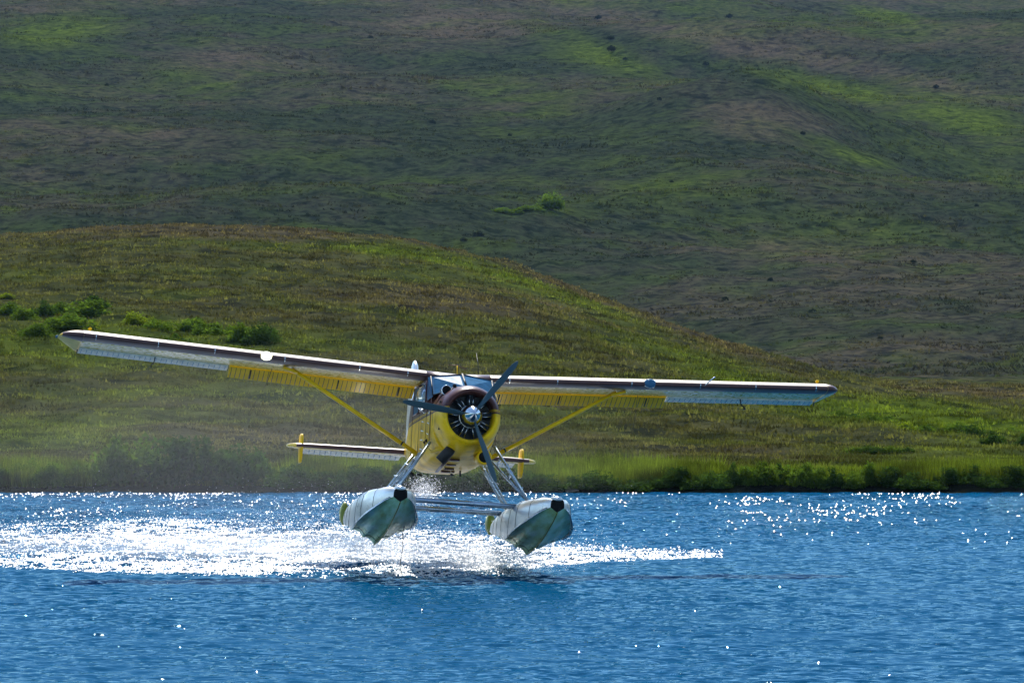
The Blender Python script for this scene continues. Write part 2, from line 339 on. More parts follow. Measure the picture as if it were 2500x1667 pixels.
# wake outline: photo px, upper row, lower row (rows turned into distances on the water)
WK = np.array([(-300, 1262, 1380), (0, 1285, 1384), (300, 1282, 1396), (550, 1278, 1402), (750, 1284, 1408), (900, 1296, 1406), (1050, 1308, 1404), (1240, 1328, 1406), (1330, 1338, 1380), (1450, 1347, 1368), (1600, 1356, 1363), (1720, 1358, 1361), (1760, 1359, 1360)], float)
def wake_mask(x, y):
    px = 1250 + FPX * x / np.maximum(y, 30); py = HOR + CAM_H * FPX / np.maximum(y, 30)
    up = np.interp(px, WK[:, 0], WK[:, 1]); lo = np.interp(px, WK[:, 0], WK[:, 2])
    return sst(up - 22, up + 14, py) * (1 - sst(lo - 3, lo + 5, py)) * (px < 1765)
def waves(x, y):
    r = np.random.default_rng(3); h = np.zeros_like(x)
    warp = (fbm(x, y, 5, 2, off=1.0) - .5) * 3.0
    gust = 0.55 + 0.9 * fbm(x * .6, y * .25, 9, 3, off=6.1)
    for lam, amp, n in ((2.6, .006, 6), (1.3, .007, 9), (.75, .0085, 10), (.42, .0065, 10), (.25, .004, 10)):
        for _ in range(n):
            th = r.normal(R_(-75), R_(34)); k = 2 * math.pi / (lam * r.uniform(.75, 1.3)); a = amp * r.uniform(.5, 1.2) / math.sqrt(n) * 1.7
            ph = k * (x * math.cos(th) + y * math.sin(th)) + r.uniform(0, 6.28) + warp * (1.6 * r.uniform(.6, 1.4))
            s = np.sin(ph); h += a * (s + .25 * np.cos(2 * ph))
    h *= gust
    w = wake_mask(x, y)
    h += w * ((fbm(x, y, .5, 3, off=7.7) - .5) * .16 + (fbm(x, y, 1.6, 2, off=2.7) - .5) * .14)
    return h
us = np.concatenate([[-5, -2, -1, -.5, -.3, -.2, -.15], np.linspace(-.125, .125, 520), [.15, .2, .3, .5, 1, 2, 5]])
ys = np.concatenate([[-300, -120, -40, 0, 25, 45, 58], 66 * np.exp(np.linspace(0, math.log(163 / 66), 1000))])
U, Y = np.meshgrid(us, ys); X = U * np.maximum(Y, 60)
fade = (np.abs(U) < .13) * (Y > 65.9)
Z = waves(X, Y) * fade
nr, nc = X.shape
V = np.stack([X.ravel(), Y.ravel(), Z.ravel()], 1)
ii = (np.arange(nr - 1)[:, None] * nc + np.arange(nc - 1)[None, :]).ravel()
Fq = np.stack([ii, ii + 1, ii + nc + 1, ii + nc], 1)
water = tag(mk('lake_water', V, Fq, M['water']), 'rippled blue lake water with sun sparkles', 'lake', kind='structure')

# white flecks: foam and spray, with the wake's sun glitter painted as white
def flecks(name, P, size, mat, flat=0.6, parent=None):
    n = len(P)
    a = rng.uniform(0, 2 * math.pi, n); base = []
    for k in range(3):
        w = a + k * 2.094 + rng.uniform(-.5, .5, n); r = size * rng.uniform(.6, 1.3, n)
        base.append(np.stack([P[:, 0] + r * np.cos(w), P[:, 1] + r * np.sin(w), P[:, 2] + size * rng.uniform(-.3, .1, n)], 1))
    top = P + np.stack([size * rng.uniform(-.5, .5, n), size * rng.uniform(-.5, .5, n), size * flat * rng.uniform(.6, 1.8, n)], 1)
    V = np.stack(base + [top], 1).reshape(-1, 3); i = np.arange(n)[:, None] * 4
    Fc = np.concatenate([i + np.array([[0, 1, 3]]), i + np.array([[1, 2, 3]]), i + np.array([[2, 0, 3]])], 0)
    return mk(name, V, Fc, mat, parent, smooth=True)
def sample_wake(n, pw=1.0):
    out = []
    while sum(map(len, out)) < n:
        px = rng.uniform(-250, 1765, 40000); py = rng.uniform(1240, 1412, 40000)
        y = CAM_H * FPX / (py - HOR); x = (px - 1250) / FPX * y
        streak = np.clip((fbm(x, y * .35, 1.7, 4, off=3.1) - .36) * 4.2, 0, 1) * (.35 + .65 * np.clip((fbm(x, y, .35, 2, off=5.1) - .3) * 2.5, 0, 1))
        k = rng.random(40000) < (wake_mask(x, y) ** pw) * (.12 + .88 * streak)
        out.append(np.stack([x[k], y[k]], 1))
    return np.concatenate(out)[:n]
Q = sample_wake(84000)
Pz = waves(Q[:, 0], Q[:, 1])
foam = flecks('wake_foam_glitter', np.stack([Q[:, 0], Q[:, 1], Pz + .004], 1), rng.uniform(.010, .034, len(Q)), M['foam'])
tag(foam, 'long wake of foam and white-painted sun glitter streaking behind the floatplane', 'wake', kind='stuff')
# small glossy domes added to make sun sparkles, in patches on the open water
def glints(n, px0, px1, py0, py1, bias):
    px = rng.uniform(px0, px1, n * 6); py = py0 + (py1 - py0) * rng.random(n * 6) ** bias
    y = CAM_H * FPX / (py - HOR); x = (px - 1250) / FPX * y
    k = rng.random(n * 6) < np.clip((fbm(x * .5, y * .12, 1.1, 3, off=61.0) - .42) * 4, .02, 1)
    return np.stack([x[k], y[k]], 1)[:n]
Q = np.concatenate([glints(750, -150, 1000, 1205, 1300, 1.3), glints(130, 1000, 1850, 1204, 1290, 1.5), glints(330, 1800, 2650, 1204, 1275, 1.3), glints(130, -150, 2650, 1206, 1330, 1.0), glints(14, -150, 2650, 1400, 1660, 1.0), glints(170, -100, 2600, 1203.5, 1210, 1.0)])
rr_ = rng.uniform(.018, .042, len(Q)) * (.55 + Q[:, 1] / 240); zz_ = waves(Q[:, 0], Q[:, 1]) + .004
ang = np.arange(8) * math.pi / 4
rim = np.stack([Q[:, None, 0] + rr_[:, None] * 1.25 * np.cos(ang), Q[:, None, 1] + rr_[:, None] * np.sin(ang), np.repeat((zz_ - .006)[:, None], 8, 1)], 2)
V = np.concatenate([rim, np.stack([Q[:, 0], Q[:, 1], zz_ + rr_ * .75], 1)[:, None, :]], 1).reshape(-1, 3); i0 = np.arange(len(Q))[:, None] * 9
Fc = np.concatenate([i0 + np.array([[j, (j + 1) % 8, 8]]) for j in range(8)], 0)
tag(mk('sparkle_domes', V, Fc, M['glint_dome']), 'tiny domes added for sun sparkle as crests scattered over the lake', 'wave', kind='stuff')
def puff(n, px, py, y, sx, sy, sz):
    c = np.array([(px - 1250) / FPX * y, y, CAM_H - (py - HOR) / FPX * y])
    return c + rng.normal(0, 1, (n, 3)) * np.array([sx, sy, sz])
S = [puff(9000, 1010, 1345, 103.5, 1.3, 1.2, .18), puff(8000, 1190, 1372, 103, .55, .7, .15), puff(7000, 780, 1330, 109, 1.8, 3, .25), puff(2600, 1035, 1200, 112, .16, .3, .16),
     puff(6000, 640, 1310, 114, 3.2, 4, .40), puff(4000, 900, 1300, 108, 1.4, 2, .3), puff(3500, 1250, 1350, 104, .8, .8, .15), puff(6000, 300, 1320, 116, 3.0, 4, .3)]
S = np.concatenate(S); S = S[S[:, 2] > .0]
spray = flecks('water_spray', S, rng.uniform(.003, .009, len(S)), M['foam'], flat=1.2)
tag(spray, 'fine white water spray blown up under the floats', 'spray', kind='stuff')
def mist_cloud(name, px, py, y, rad, dens, label, group):
    c = ((px - 1250) / FPX * y, y, CAM_H - (py - HOR) / FPX * y)
    V, Fc = loft([[tuple(np.array((math.sin(t) * math.cos(a), math.sin(t) * math.sin(a), math.cos(t))) * (1 + .10 * math.sin(3 * a + px) + .08 * math.sin(5 * t + 2 * a))) for a in np.linspace(0, 2 * math.pi, 33)[:-1]] for t in np.linspace(.03, math.pi - .03, 20)])
    V = [(v[0] * rad[0], v[1] * rad[1], max(v[2] * rad[2], .03 - c[2])) for v in V]
    o = mk(name, V, [f[::-1] for f in Fc], None); o.location = c
    m = bpy.data.materials.new('mist'); m.use_nodes = True; n, l = nt(m); n.remove(n['Principled BSDF'])
    v = n.new('ShaderNodeVolumePrincipled'); v.inputs['Color'].default_value = (.93, .96, 1, 1); v.inputs['Anisotropy'].default_value = .45; v.inputs['Density'].default_value = dens
    l.new(v.outputs[0], n['Material Output'].inputs['Volume']); o.data.materials.append(m)
    return tag(o, label, 'mist', group, kind='stuff')
for k, (px, py, y_, rad) in enumerate([(560, 1105, 131, (9.5, 9, 2.6)), (600, 1120, 130, (7.6, 8, 1.9)), (480, 1150, 133, (8.4, 6, 1.2)), (700, 1095, 128, (5.4, 5, 1.7))]):
    mist_cloud('drifting_mist', px, py, y_, rad, .0011, 'thin drifting spray mist between the floatplane and the willow thicket', 'layers of drifting spray mist')
for px, py, y_, rad, d in [(1010, 1368, 107.5, (2.6, 2.2, .40), .09), (1190, 1384, 104, (.8, 1.2, .28), .09), (720, 1350, 109, (3.6, 3.0, .42), .06), (300, 1345, 113, (4.6, 3.5, .36), .05)]:
    mist_cloud('spray_mist', px, py, y_, rad, d, 'bright low spray mist hanging over the white wake', 'low spray mist over the wake')
# ------------------------------------------------------------------ vegetation
def tufts(name, P, h, w, col, blades, mat, lean=.35):
    """each tuft: single-triangle blades standing on P"""
    n = len(P); Vs, Cs = [], []
    for k in range(blades):
        a = rng.uniform(0, 2 * math.pi, n); o = rng.uniform(0, 1, n) ** .5 * w
        bx = P[:, 0] + o * np.cos(a); by = P[:, 1] + o * np.sin(a); bw = w * rng.uniform(.10, .22, n)
        t = rng.uniform(0, math.pi, n); dx, dy = np.cos(t) * bw, np.sin(t) * bw
        hh = h * rng.uniform(.55, 1.15, n); le = rng.normal(0, lean, (n, 2)) * hh[:, None]
        z0 = P[:, 2] - .05
        Vs.append(np.stack([np.stack([bx - dx, by - dy, z0], 1), np.stack([bx + dx, by + dy, z0], 1), np.stack([bx + le[:, 0], by + le[:, 1], P[:, 2] + hh], 1)], 1))
        cc = col * rng.uniform(.7, 1.3, (n, 1))
        Cs.append(np.repeat(cc[:, None, :], 3, 1))
    V = np.concatenate(Vs).reshape(-1, 3); C = np.concatenate(Cs).reshape(-1, 3)
    return mk(name, V, np.arange(len(V)).reshape(-1, 3), mat, smooth=False, col=C)
# tussock grass on the near hill
n = 92000
y = 162 + (rng.random(n) ** 1.15) * 268; x = rng.uniform(-.125, .125, n) * y; z = height(x, y)
dn = fbm(x, y, 9, 3, off=13.0)
ck = fbm(x, y, 1.8, 3, off=31.0)
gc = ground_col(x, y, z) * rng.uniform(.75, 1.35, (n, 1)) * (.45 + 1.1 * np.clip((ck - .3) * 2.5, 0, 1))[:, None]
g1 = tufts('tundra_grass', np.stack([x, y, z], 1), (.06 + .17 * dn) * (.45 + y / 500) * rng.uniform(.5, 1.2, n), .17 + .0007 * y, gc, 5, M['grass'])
tag(g1, 'short tussocky grass covering the low hill behind the shore', 'grass', kind='stuff')
# low heath on the far hillside
n = 52000
y = 565 + rng.random(n) * 960; x = rng.uniform(-.125, .125, n) * y; z = height(x, y)
gc = ground_col(x, y, z); dn = fbm(x, y, 16, 3, off=15.0)
hk = np.clip((fbm(x, y, 26, 3, off=41.0) - .33) * 3, .1, 1)
kd = rng.random(n) < .35 + .5 * (dn - .5)
gc = np.where(kd[:, None], gc * .58, gc * 1.15)
g2 = tufts('far_heath', np.stack([x, y, z], 1), (.15 + .55 * dn) * hk * rng.uniform(.4, 1.3, n), .6 + 1.3 * rng.random(n) ** 2, gc, 7, M['heath'], lean=.6)
tag(g2, 'low dark heath and shrubs on the big far hillside', 'heath', kind='stuff')
# tall sedge along the waterline
n = 15000
x = rng.uniform(-23, 23, n); y = 159.9 + rng.random(n) ** 1.5 * 6; z = height(x, y)
pxs = 1250 + FPX * x / y
hx = (.22 + .55 * fbm(x, y, 3.5, 3, off=21.0)) * (1 - .6 * (sst(180, 250, pxs) * (1 - sst(650, 720, pxs)))) * (1 - .45 * (sst(1740, 1790, pxs) * (1 - sst(2110, 2170, pxs))))
gc = (GRN * .45 + LIT * .45)[None] * rng.uniform(.6, 1.3, (n, 1)) * (.45 + 1.2 * np.clip((fbm(x, y, 1.4, 3, off=51.0) - .3) * 2.4, 0, 1))[:, None]
g3 = tufts('shore_sedge', np.stack([x, y, z], 1), hx * rng.uniform(.5, 1.1, n), .10, gc, 9, M['grass'], lean=.16)
tag(g3, 'tall green sedge standing along the waterline', 'sedge', kind='stuff')

def shrub_mesh(seed, nl, rx, rz, leaf, col, shape=1.0):
    """leaf clumps on a bush volume about 1 unit high"""
    r = np.random.default_rng(seed)
    nb = 26; c = r.normal(0, 1, (nb, 3)); c /= np.linalg.norm(c, axis=1)[:, None]; c[:, 2] = np.abs(c[:, 2])
    c = c * np.array([rx, rx, rz]) * r.uniform(.35, .85, (nb, 1)); br = r.uniform(.14, .30, nb)
    i = r.integers(0, nb, nl); d = r.normal(0, 1, (nl, 3)); d /= np.linalg.norm(d, axis=1)[:, None]
    P = c[i] + d * (br[i] * r.uniform(.55, 1.1, nl))[:, None]; P[:, 2] = np.abs(P[:, 2]) * .98 + .02
    V = []
    for k in range(3):
        q = r.normal(0, 1, (nl, 3)); q /= np.linalg.norm(q, axis=1)[:, None]
        V.append(P + q * leaf * r.uniform(.6, 1.5, (nl, 1)))
    V = np.stack(V, 1).reshape(-1, 3)
    V = V * np.array([1.45 / np.ptp(V[:, 0]), 1.45 / np.ptp(V[:, 1]), 1.0 / V[:, 2].max()])
    tone = (0.75 + .5 * r.random(nb))[i] * r.uniform(.7, 1.3, nl)
    C = np.repeat(np.asarray(col)[None] * tone[:, None], 3, 0)
    me = bpy.data.meshes.new('foliage')
    o = mk('foliage', V, np.arange(len(V)).reshape(-1, 3), M['leaf'], smooth=False, col=C)
    me = o.data; bpy.data.objects.remove(o)
    sv, sf = join(*[tube([(0, 0, -.12), (c[j][0] * .5, c[j][1] * .5, c[j][2] * .5), tuple(c[j])], [.022, .016, .006], 5) for j in range(0, nb, 4)])
    so_ = mk('stem', sv, sf, M['bark']); sm = so_.data; bpy.data.objects.remove(so_)
    return me, sm
SH = {'green': [shrub_mesh(30 + k, 2200, .62, .72, .060, (0.064, 0.110, 0.018)) for k in range(4)],
      'dark': [shrub_mesh(50 + k, 2200, .62, .70, .060, (0.035, 0.070, 0.018)) for k in range(3)],
      'olive': [shrub_mesh(70 + k, 900, .75, .55, .085, (0.011, 0.018, 0.013)) for k in range(2)],
      'bright': [shrub_mesh(80 + k, 1500, .66, .66, .070, (0.12, 0.165, 0.018)) for k in range(2)]}
ORD = ['first', 'second', 'third', 'fourth', 'fifth', 'sixth', 'seventh', 'eighth', 'ninth', 'tenth', 'eleventh', 'twelfth', 'thirteenth', 'fourteenth', 'fifteenth', 'sixteenth', 'seventeenth', 'eighteenth']
_ns = [0]
def shrub(name, px, py, wpx, hpx, kind, label, group=None, xy=None, sink=.04):
    x, y = xy if xy else on_ground(px, py)
    z = float(height(np.array([x]), np.array([y]))[0])
    s = FPX / y; w = wpx / s * 1.2; h = hpx / s * 1.12
    e = bpy.data.objects.new(name, None); COL.objects.link(e); e.empty_display_size = .2
    e.location = (x, y, z - sink * h); e.rotation_euler = (0, 0, random.uniform(0, 6.28)); e.scale = (w / 1.45, w / 1.45, h)
    me, sm = SH[kind][_ns[0] % len(SH[kind])]; _ns[0] += 1
    for nm, mm in (('foliage', me), ('stem', sm)):
        o = bpy.data.objects.new(nm, mm); COL.objects.link(o); o.parent = e
    return tag(e, label, 'shrub', group)
# big willow thicket on the left shore
for i, (px, w, h) in enumerate([(285, 120, 112), (350, 130, 108), (425, 150, 112), (505, 140, 104), (575, 130, 96), (640, 80, 66)]):
    shrub('willow_shrub', px, 1200, w, h, 'green' if i < 2 else 'dark', 'tall willow bush in the shore thicket, %s from its end nearest the floatplane' % ORD[5 - i], 'tall willow thicket on the shore', xy=((px - 1250) / FPX * 160.6, 160.2 + .5 * (i % 2)))
for i, px in enumerate(range(-30, 250, 34)):
    shrub('shore_shrub', px, 1200, random.uniform(55, 80), random.uniform(44, 66), 'green', 'low green bank shrub on the open side of the willow thicket, %s from it' % ORD[8 - i], 'low shrubs left of the willow thicket', xy=((px - 1250) / FPX * 160, 159.8 + random.uniform(0, .9)))
for i, px in enumerate(range(690, 1340, 46)):  # low bushes made dark and wide to paint the shaded waterline band
    shrub('shore_shrub', px, 1200, random.uniform(75, 105), random.uniform(34, 56), 'dark', 'low shrub darkened to paint bank shade behind the floatplane, %s from the willow thicket' % ORD[i], 'low shrubs behind the floatplane', xy=((px - 1250) / FPX * 160, 159.5 + random.uniform(0, .7)))
for i, px in enumerate([1790, 1830, 1872, 1905, 1950, 1990, 2035, 2080, 2120]):
    shrub('leafy_shrub', px, 1198, random.uniform(60, 85), random.uniform(42, 58), 'green' if i % 3 else 'dark', 'leafy shrub in the green shore clump beyond the lower wing, %s from the boulder' % ORD[i], 'leafy clump on the right shore', xy=((px - 1250) / FPX * 160, 159.6 + random.uniform(0, .8)))
sedge_rows = [('boulder', j, q) for j, q in enumerate(range(1400, 1780, 50))] + [('leafy clump', j, q) for j, q in enumerate(range(2165, 2540, 52))]
for who, i, px in sedge_rows:  # dark leaf colour and overlapping widths imitate shade along the water's edge
    shrub('shore_shrub', px, 1200, random.uniform(75, 110), random.uniform(24, 44), 'dark', 'small shrub darkened to paint waterline shade past the %s, %s from it' % (who, ORD[i]), 'small shrubs in the right shore sedge', xy=((px - 1250) / FPX * 160, 159.5 + random.uniform(0, .6)))
# thicket half way up the near hill, left
for i, (px, py, w, h, k) in enumerate([(640, 845, 95, 52, 'dark'), (590, 838, 70, 44, 'green'), (560, 822, 70, 36, 'green'), (510, 822, 80, 40, 'green'), (470, 806, 80, 34, 'green'), (430, 838, 70, 30, 'dark'), (380, 812, 80, 34, 'green'), (330, 800, 60, 30, 'bright')]):
    shrub('hill_shrub', px, py, w, h, k, 'shrub in the band above the raised wing, %s from its dark rounded end' % ORD[i], 'shrub band above the raised wing')
for px, py, w, h, k in [(215, 772, 110, 44, 'green'), (150, 760, 60, 30, 'green'), (235, 752, 70, 30, 'dark'), (110, 770, 60, 36, 'dark'), (60, 790, 70, 34, 'green'), (20, 770, 60, 28, 'green'), (170, 812, 120, 40, 'green'), (90, 830, 90, 34, 'green'), (15, 738, 40, 14, 'bright'), (45, 742, 36, 12, 'bright'), (370, 790, 26, 26, 'bright'), (405, 805, 46, 22, 'bright')]:
    shrub('hill_shrub', px, py, w, h, k, {'green': 'mid-green leafy shrub on the low hill around the raised wing tip', 'dark': 'dark green shrub on the low hill above the raised wing tip', 'bright': 'small bright yellow-green shrub on the low hill near the raised wing'}[k], 'shrubs left of the raised wing tip')
for i, (px, py, w, h, k) in enumerate([(2040, 1015, 60, 26, 'green'), (2080, 1022, 60, 30, 'dark'), (2120, 1030, 50, 30, 'green'), (2165, 1032, 60, 24, 'green'), (2210, 1045, 50, 22, 'bright'), (2255, 1052, 60, 24, 'green')]):
    shrub('meadow_shrub', px, py, w, h, k, 'shrub in the slanting meadow row, %s from the lower wing tip' % ORD[i], 'slanting shrub row on the meadow')
for i, (px, py, w, h, k) in enumerate([(2340, 1064, 60, 30, 'green'), (2370, 1072, 60, 40, 'dark'), (2395, 1062, 60, 30, 'green'), (2425, 1083, 60, 34, 'dark'), (2470, 1062, 60, 40, 'green'), (2495, 1085, 40, 30, 'dark')]):
    shrub('meadow_shrub', px, py, w, h, k, 'rounded shrub in the clump past the slanting meadow row, %s from that row' % ORD[i], 'rounded shrubs ending the meadow row')
for i, (px, py, w, h, k) in enumerate([(2085, 1110, 56, 16, 'green'), (2130, 1112, 60, 18, 'dark'), (2175, 1112, 60, 18, 'green'), (2215, 1113, 40, 12, 'dark')]):
    shrub('meadow_shrub', px, py, w, h, k, 'flat shrub in the short strip above the leafy shore clump, %s from the floatplane' % ORD[i], 'flat shrub strip above the right shore')
# far hillside
shrub('lone_willow', 1345, 522, 68, 42, 'green', 'single round willow standing on the far hillside')
for i, px in enumerate((1310, 1285, 1255, 1225)):
    shrub('low_willow', px, 526 + (px % 7), 46, 14, 'green', 'low green bush, %s from the lone willow on the far hillside' % ORD[i], 'low bushes beside the lone willow')
for px, py, w in [(1460, 44, 20), (1490, 99, 25), (1493, 127, 26), (1525, 152, 14), (1780, 46, 20), (1722, 168, 22), (2285, 218, 18), (750, 525, 18), (1168, 583, 34), (1130, 590, 22), (1960, 323, 16), (2098, 540, 10), (1245, 330, 12), (1640, 440, 14), (260, 208, 14), (710, 190, 12), (1985, 757, 26), (1880, 748, 18), (1770, 735, 20), (1930, 830, 16), (1610, 250, 14), (1510, 270, 16), (1880, 694, 20), (2150, 824, 18), (1055, 300, 20), (905, 95, 16), (2385, 505, 14), (2230, 640, 20)]:
    shrub('dark_shrub', px, py, w * .85, w * .40 + 2, 'olive', 'tiny dark shrub dotted on the far hillside', 'dark shrubs dotted over the far hillside')

# shore stones
def rock(px, w, h, label, group=None, yy=159.6):
    r = np.random.default_rng(int(px)); nu, nv = 10, 6; s = FPX / yy; V, Fc = [], []
    for j in range(nv + 1):
        for i in range(nu):
            a = 2 * math.pi * i / nu; e = math.pi / 2 * j / nv; k = r.uniform(.85, 1.12)
            V.append((w / s / 2 * math.cos(a) * math.cos(e) * k, w / s / 2 * .8 * math.sin(a) * math.cos(e) * k, h / s * (math.sin(e) * 1.1 - .1) * k))
    for j in range(nv):
        for i in range(nu): Fc.append((j * nu + i, j * nu + (i + 1) % nu, (j + 1) * nu + (i + 1) % nu, (j + 1) * nu + i))
    o = mk('shore_rock', V, Fc, M['rock']); o.location = ((px - 1250) / FPX * yy, yy, -.02)
    return tag(o, label, 'rock', group)
rock(1396, 46, 15, 'rounded grey boulder at the waterline behind the right float')
rock(1333, 44, 9, 'flat grey stone at the waterline beside the rounded boulder')
for i, px in enumerate((2310, 2338, 2362, 2391, 2413, 2440, 2462, 2490)):
    rock(px, 24 + px % 17, 6 + px % 5, 'small pale shore stone past the leafy clump, %s in the row from it' % ORD[i], 'pale stones along the right shore')

# ------------------------------------------------------------------ the floatplane (local frame: x to its left wing, y aft, z up; zero at the spinner tip)
OFF = Vector((0, 2.2, -2.35))
rot = (Matrix.Rotation(R_(8.944), 3, 'Z') @ Matrix.Rotation(R_(-5.451), 3, 'X') @ Matrix.Rotation(R_(4.120), 3, 'Y'))
plane = bpy.data.objects.new('floatplane', None); COL.objects.link(plane)
plane.location = Vector((-.668, 100, 3.004)) + rot @ OFF; plane.rotation_euler = rot.to_euler()
tag(plane, 'yellow and brown single-engine floatplane flying just above the lake', 'floatplane')
def P(name, vf, mat, parent=None, smooth=True, label=None):
    v, f = vf
    o = mk(name, [Vector(q) - OFF for q in v], f, M[mat] if isinstance(mat, str) else mat, parent or plane, smooth)
    if label: o['label'] = label
    return o
def sharp(o, deg=40):
    o.data.polygons.foreach_set('use_smooth', np.ones(len(o.data.polygons), bool))
    try: o.data.set_sharp_from_angle(angle=R_(deg))
    except Exception: pass
    return o

# fuselage
def fring(y, hw, zt, zb, e=3.2, n=44, cx=0.0):
    zc = (zt + zb) / 2; hh = (zt - zb) / 2; r = []
    for k in range(n):
        a = 2 * math.pi * k / n; c, s = math.cos(a), math.sin(a)
        r.append((cx + hw * math.copysign(abs(c) ** (2 / e), c), y, zc + hh * math.copysign(abs(s) ** (2 / e), s)))
    return r
ST = [(1.22, .585, .585, -.70, 2.5), (1.36, .60, .60, -.725, 2.6), (1.62, .61, .50, -.75, 3.0), (2.0, .615, .46, -.775, 3.6), (2.06, .615, .87, -.78, 4.6), (2.8, .615, .90, -.81, 5), (3.8, .615, .90, -.81, 5), (4.5, .59, .88, -.78, 4.2), (5.3, .50, .70, -.70, 3.6), (6.2, .39, .50, -.58, 3.2), (7.2, .27, .34, -.44, 3), (8.2, .15, .22, -.30, 2.6), (8.95, .06, .12, -.16, 2.2)]
fus = sharp(P('fuselage', loft([fring(*s) for s in ST]), 'cowl'), 35)
# belly marking, hatch steps and seams
for x0, x1, y0, y1 in [(-.27, -.03, 1.42, 1.62), (-.17, .0, 2.05, 2.25), (-.12, .05, 2.65, 2.85), (-.10, .07, 3.2, 3.36), (.09, .14, 3.2, 3.3)]:
    zz = -.74 - .055 * (min(y0, 2.8) - 1.42) - .012
    P('belly_stripe', box(x0, x1, y0, y1, zz - .012, zz + .02), 'brown', fus)
P('belly_stripe', airstrut((-.25, 1.5, -.752), (-.18, 3.3, -.836), .07, .03, 8, (1, 0, 0)), 'brown', fus)
for s in (-1, 1):                                   # seams and louvres on the flank
    for y in (1.45, 1.98, 2.95, 3.9):
        P('panel_seam', box(s * .613 - .006, s * .613 + .006, y - .006, y + .006, -.55, .35), 'brown', fus)
    for k in range(5):
        P('louvre', airstrut((s * .612, 2.25 + .01 * k, .15 - .17 * k), (s * .612, 2.6 + .01 * k, .19 - .17 * k), .018, .022, 8, (0, 0, 1)), 'steel', fus)
    for k in range(3):
        P('louvre', airstrut((s * .606, 1.62, .10 - .2 * k), (s * .606, 1.85, .14 - .2 * k), .018, .022, 8, (0, 0, 1)), 'steel', fus)
    P('filler_cap', lathe([(0, .0), (0, .035), (.03, .035), (.03, .0)], 12, (s * .60, 1.78, -.40)), 'rubber', fus)
    P('filler_cap', lathe([(0, .0), (0, .028), (.03, .028), (.03, .0)], 12, (s * .61, 2.05, -.41)), 'rubber', fus)
# cowling: round lip deepening into the chin
def cring(y, r, deep, n=48):
    out = []
    for k in range(n):
        a = 2 * math.pi * k / n; c, s = math.cos(a), math.sin(a)
        out.append((r * c, y, -.016 + (r * s if s > 0 else (r + deep) * s)))
    return out
cowl = P('cowling', loft([cring(.78, .40, 0), cring(.60, .415, 0), cring(.50, .425, 0), cring(.455, .445, 0), cring(.45, .465, 0), cring(.47, .495, 0), cring(.53, .53, .005), cring(.64, .565, .015), cring(.80, .588, .04), cring(1.0, .60, .07), cring(1.24, .603, .10)], True, (False, False)), 'cowl')
P('cooling_flap_gap', lathe([(1.245, .56), (1.26, .606), (1.275, .56)], 48, (0, 0, -.016)), 'rubber', cowl)
for a in (25, 155, 205, 335, 270):
    c, s = math.cos(R_(a)), math.sin(R_(a)); P('cowl_latch', box(.58 * c - .02, .58 * c + .02, .74, .86, .58 * s - .03, .58 * s + .01), 'exh', cowl)
# engine
eng = P('engine', lathe([(.46, .0), (.46, .12), (.50, .165), (.62, .19), (.80, .20)], 36, (0, 0, -.016)), 'dark')
P('baffle_plate', lathe([(.86, .0), (.86, .41)], 36, (0, 0, -.016)), 'dark', eng)
rg = [(0 + .205 * math.cos(t), .55, -.016 + .205 * math.sin(t)) for t in np.linspace(0, 2 * math.pi, 37)]
P('ignition_ring', tube(rg, .008, 6, False), 'steel', eng)
for k in range(9):
    a = R_(90 + 40 * k); d = Vector((math.cos(a), 0, math.sin(a))); s_ = Vector((-math.sin(a), 0, math.cos(a))); c0 = Vector((0, .72, -.016))
    pr = [(.18, .06)]
    for j in range(7): pr += [(.21 + j * .026, .085), (.219 + j * .026, .085), (.220 + j * .026, .068), (.233 + j * .026, .068)]
    pr += [(.40, .075), (.415, .03)]
    rings = [[tuple(c0 + d * r + (s_ * math.cos(w) + Vector((0, 1, 0)) * math.sin(w)) * q) for w in np.linspace(0, 2 * math.pi, 15)[:-1]] for r, q in pr]
    P('cylinder', loft(rings), 'cyl', eng)
    for sg in (-1, 1):
        a2 = a + sg * R_(8.5); e = Vector((math.cos(a2), 0, math.sin(a2))); a3 = a + sg * R_(6.5); f = Vector((math.cos(a3), 0, math.sin(a3)))
        P('pushrod_tube', tube([c0 + e * .195 + Vector((0, -.17, 0)), c0 + f * .40 + Vector((0, -.13, 0))], .0062, 6), 'steel', eng)
# propeller
prop = P('propeller', lathe([(.30, .0), (.30, .09), (.47, .09), (.47, .0)], 20, (0, 0, -.004)), 'dark')
P('spinner', lathe([(.0, .0), (.010, .016), (.05, .055), (.11, .098), (.18, .137), (.25, .166), (.32, .186), (.36, .192), (.40, .192), (.40, .0)], 40, (0, 0, -.002)), 'chrome', prop)
for a in (53, 173, 293):
    d = Vector((math.cos(R_(a)), 0, math.sin(R_(a)))); t = Vector((-d.z, 0, d.x)); rings = []
    for r, ch, th, tw in [(.10, .07, .06, 60), (.20, .075, .055, 56), (.32, .11, .032, 48), (.5, .135, .024, 40), (.75, .14, .017, 31), (1.0, .125, .012, 25), (1.18, .10, .009, 22), (1.27, .06, .006, 21), (1.295, .02, .004, 21)]:
        q = R_(tw); u = t * math.cos(q) + Vector((0, 1, 0)) * math.sin(q); w = t * -math.sin(q) + Vector((0, 1, 0)) * math.cos(q)
        rings.append([tuple(Vector((0, .34, -.004)) + d * r + u * (ch / 2 * math.cos(b)) + w * (th / 2 * math.sin(b))) for b in np.linspace(0, 2 * math.pi, 17)[:-1]])
    P('blade', loft(rings), 'blade', prop)
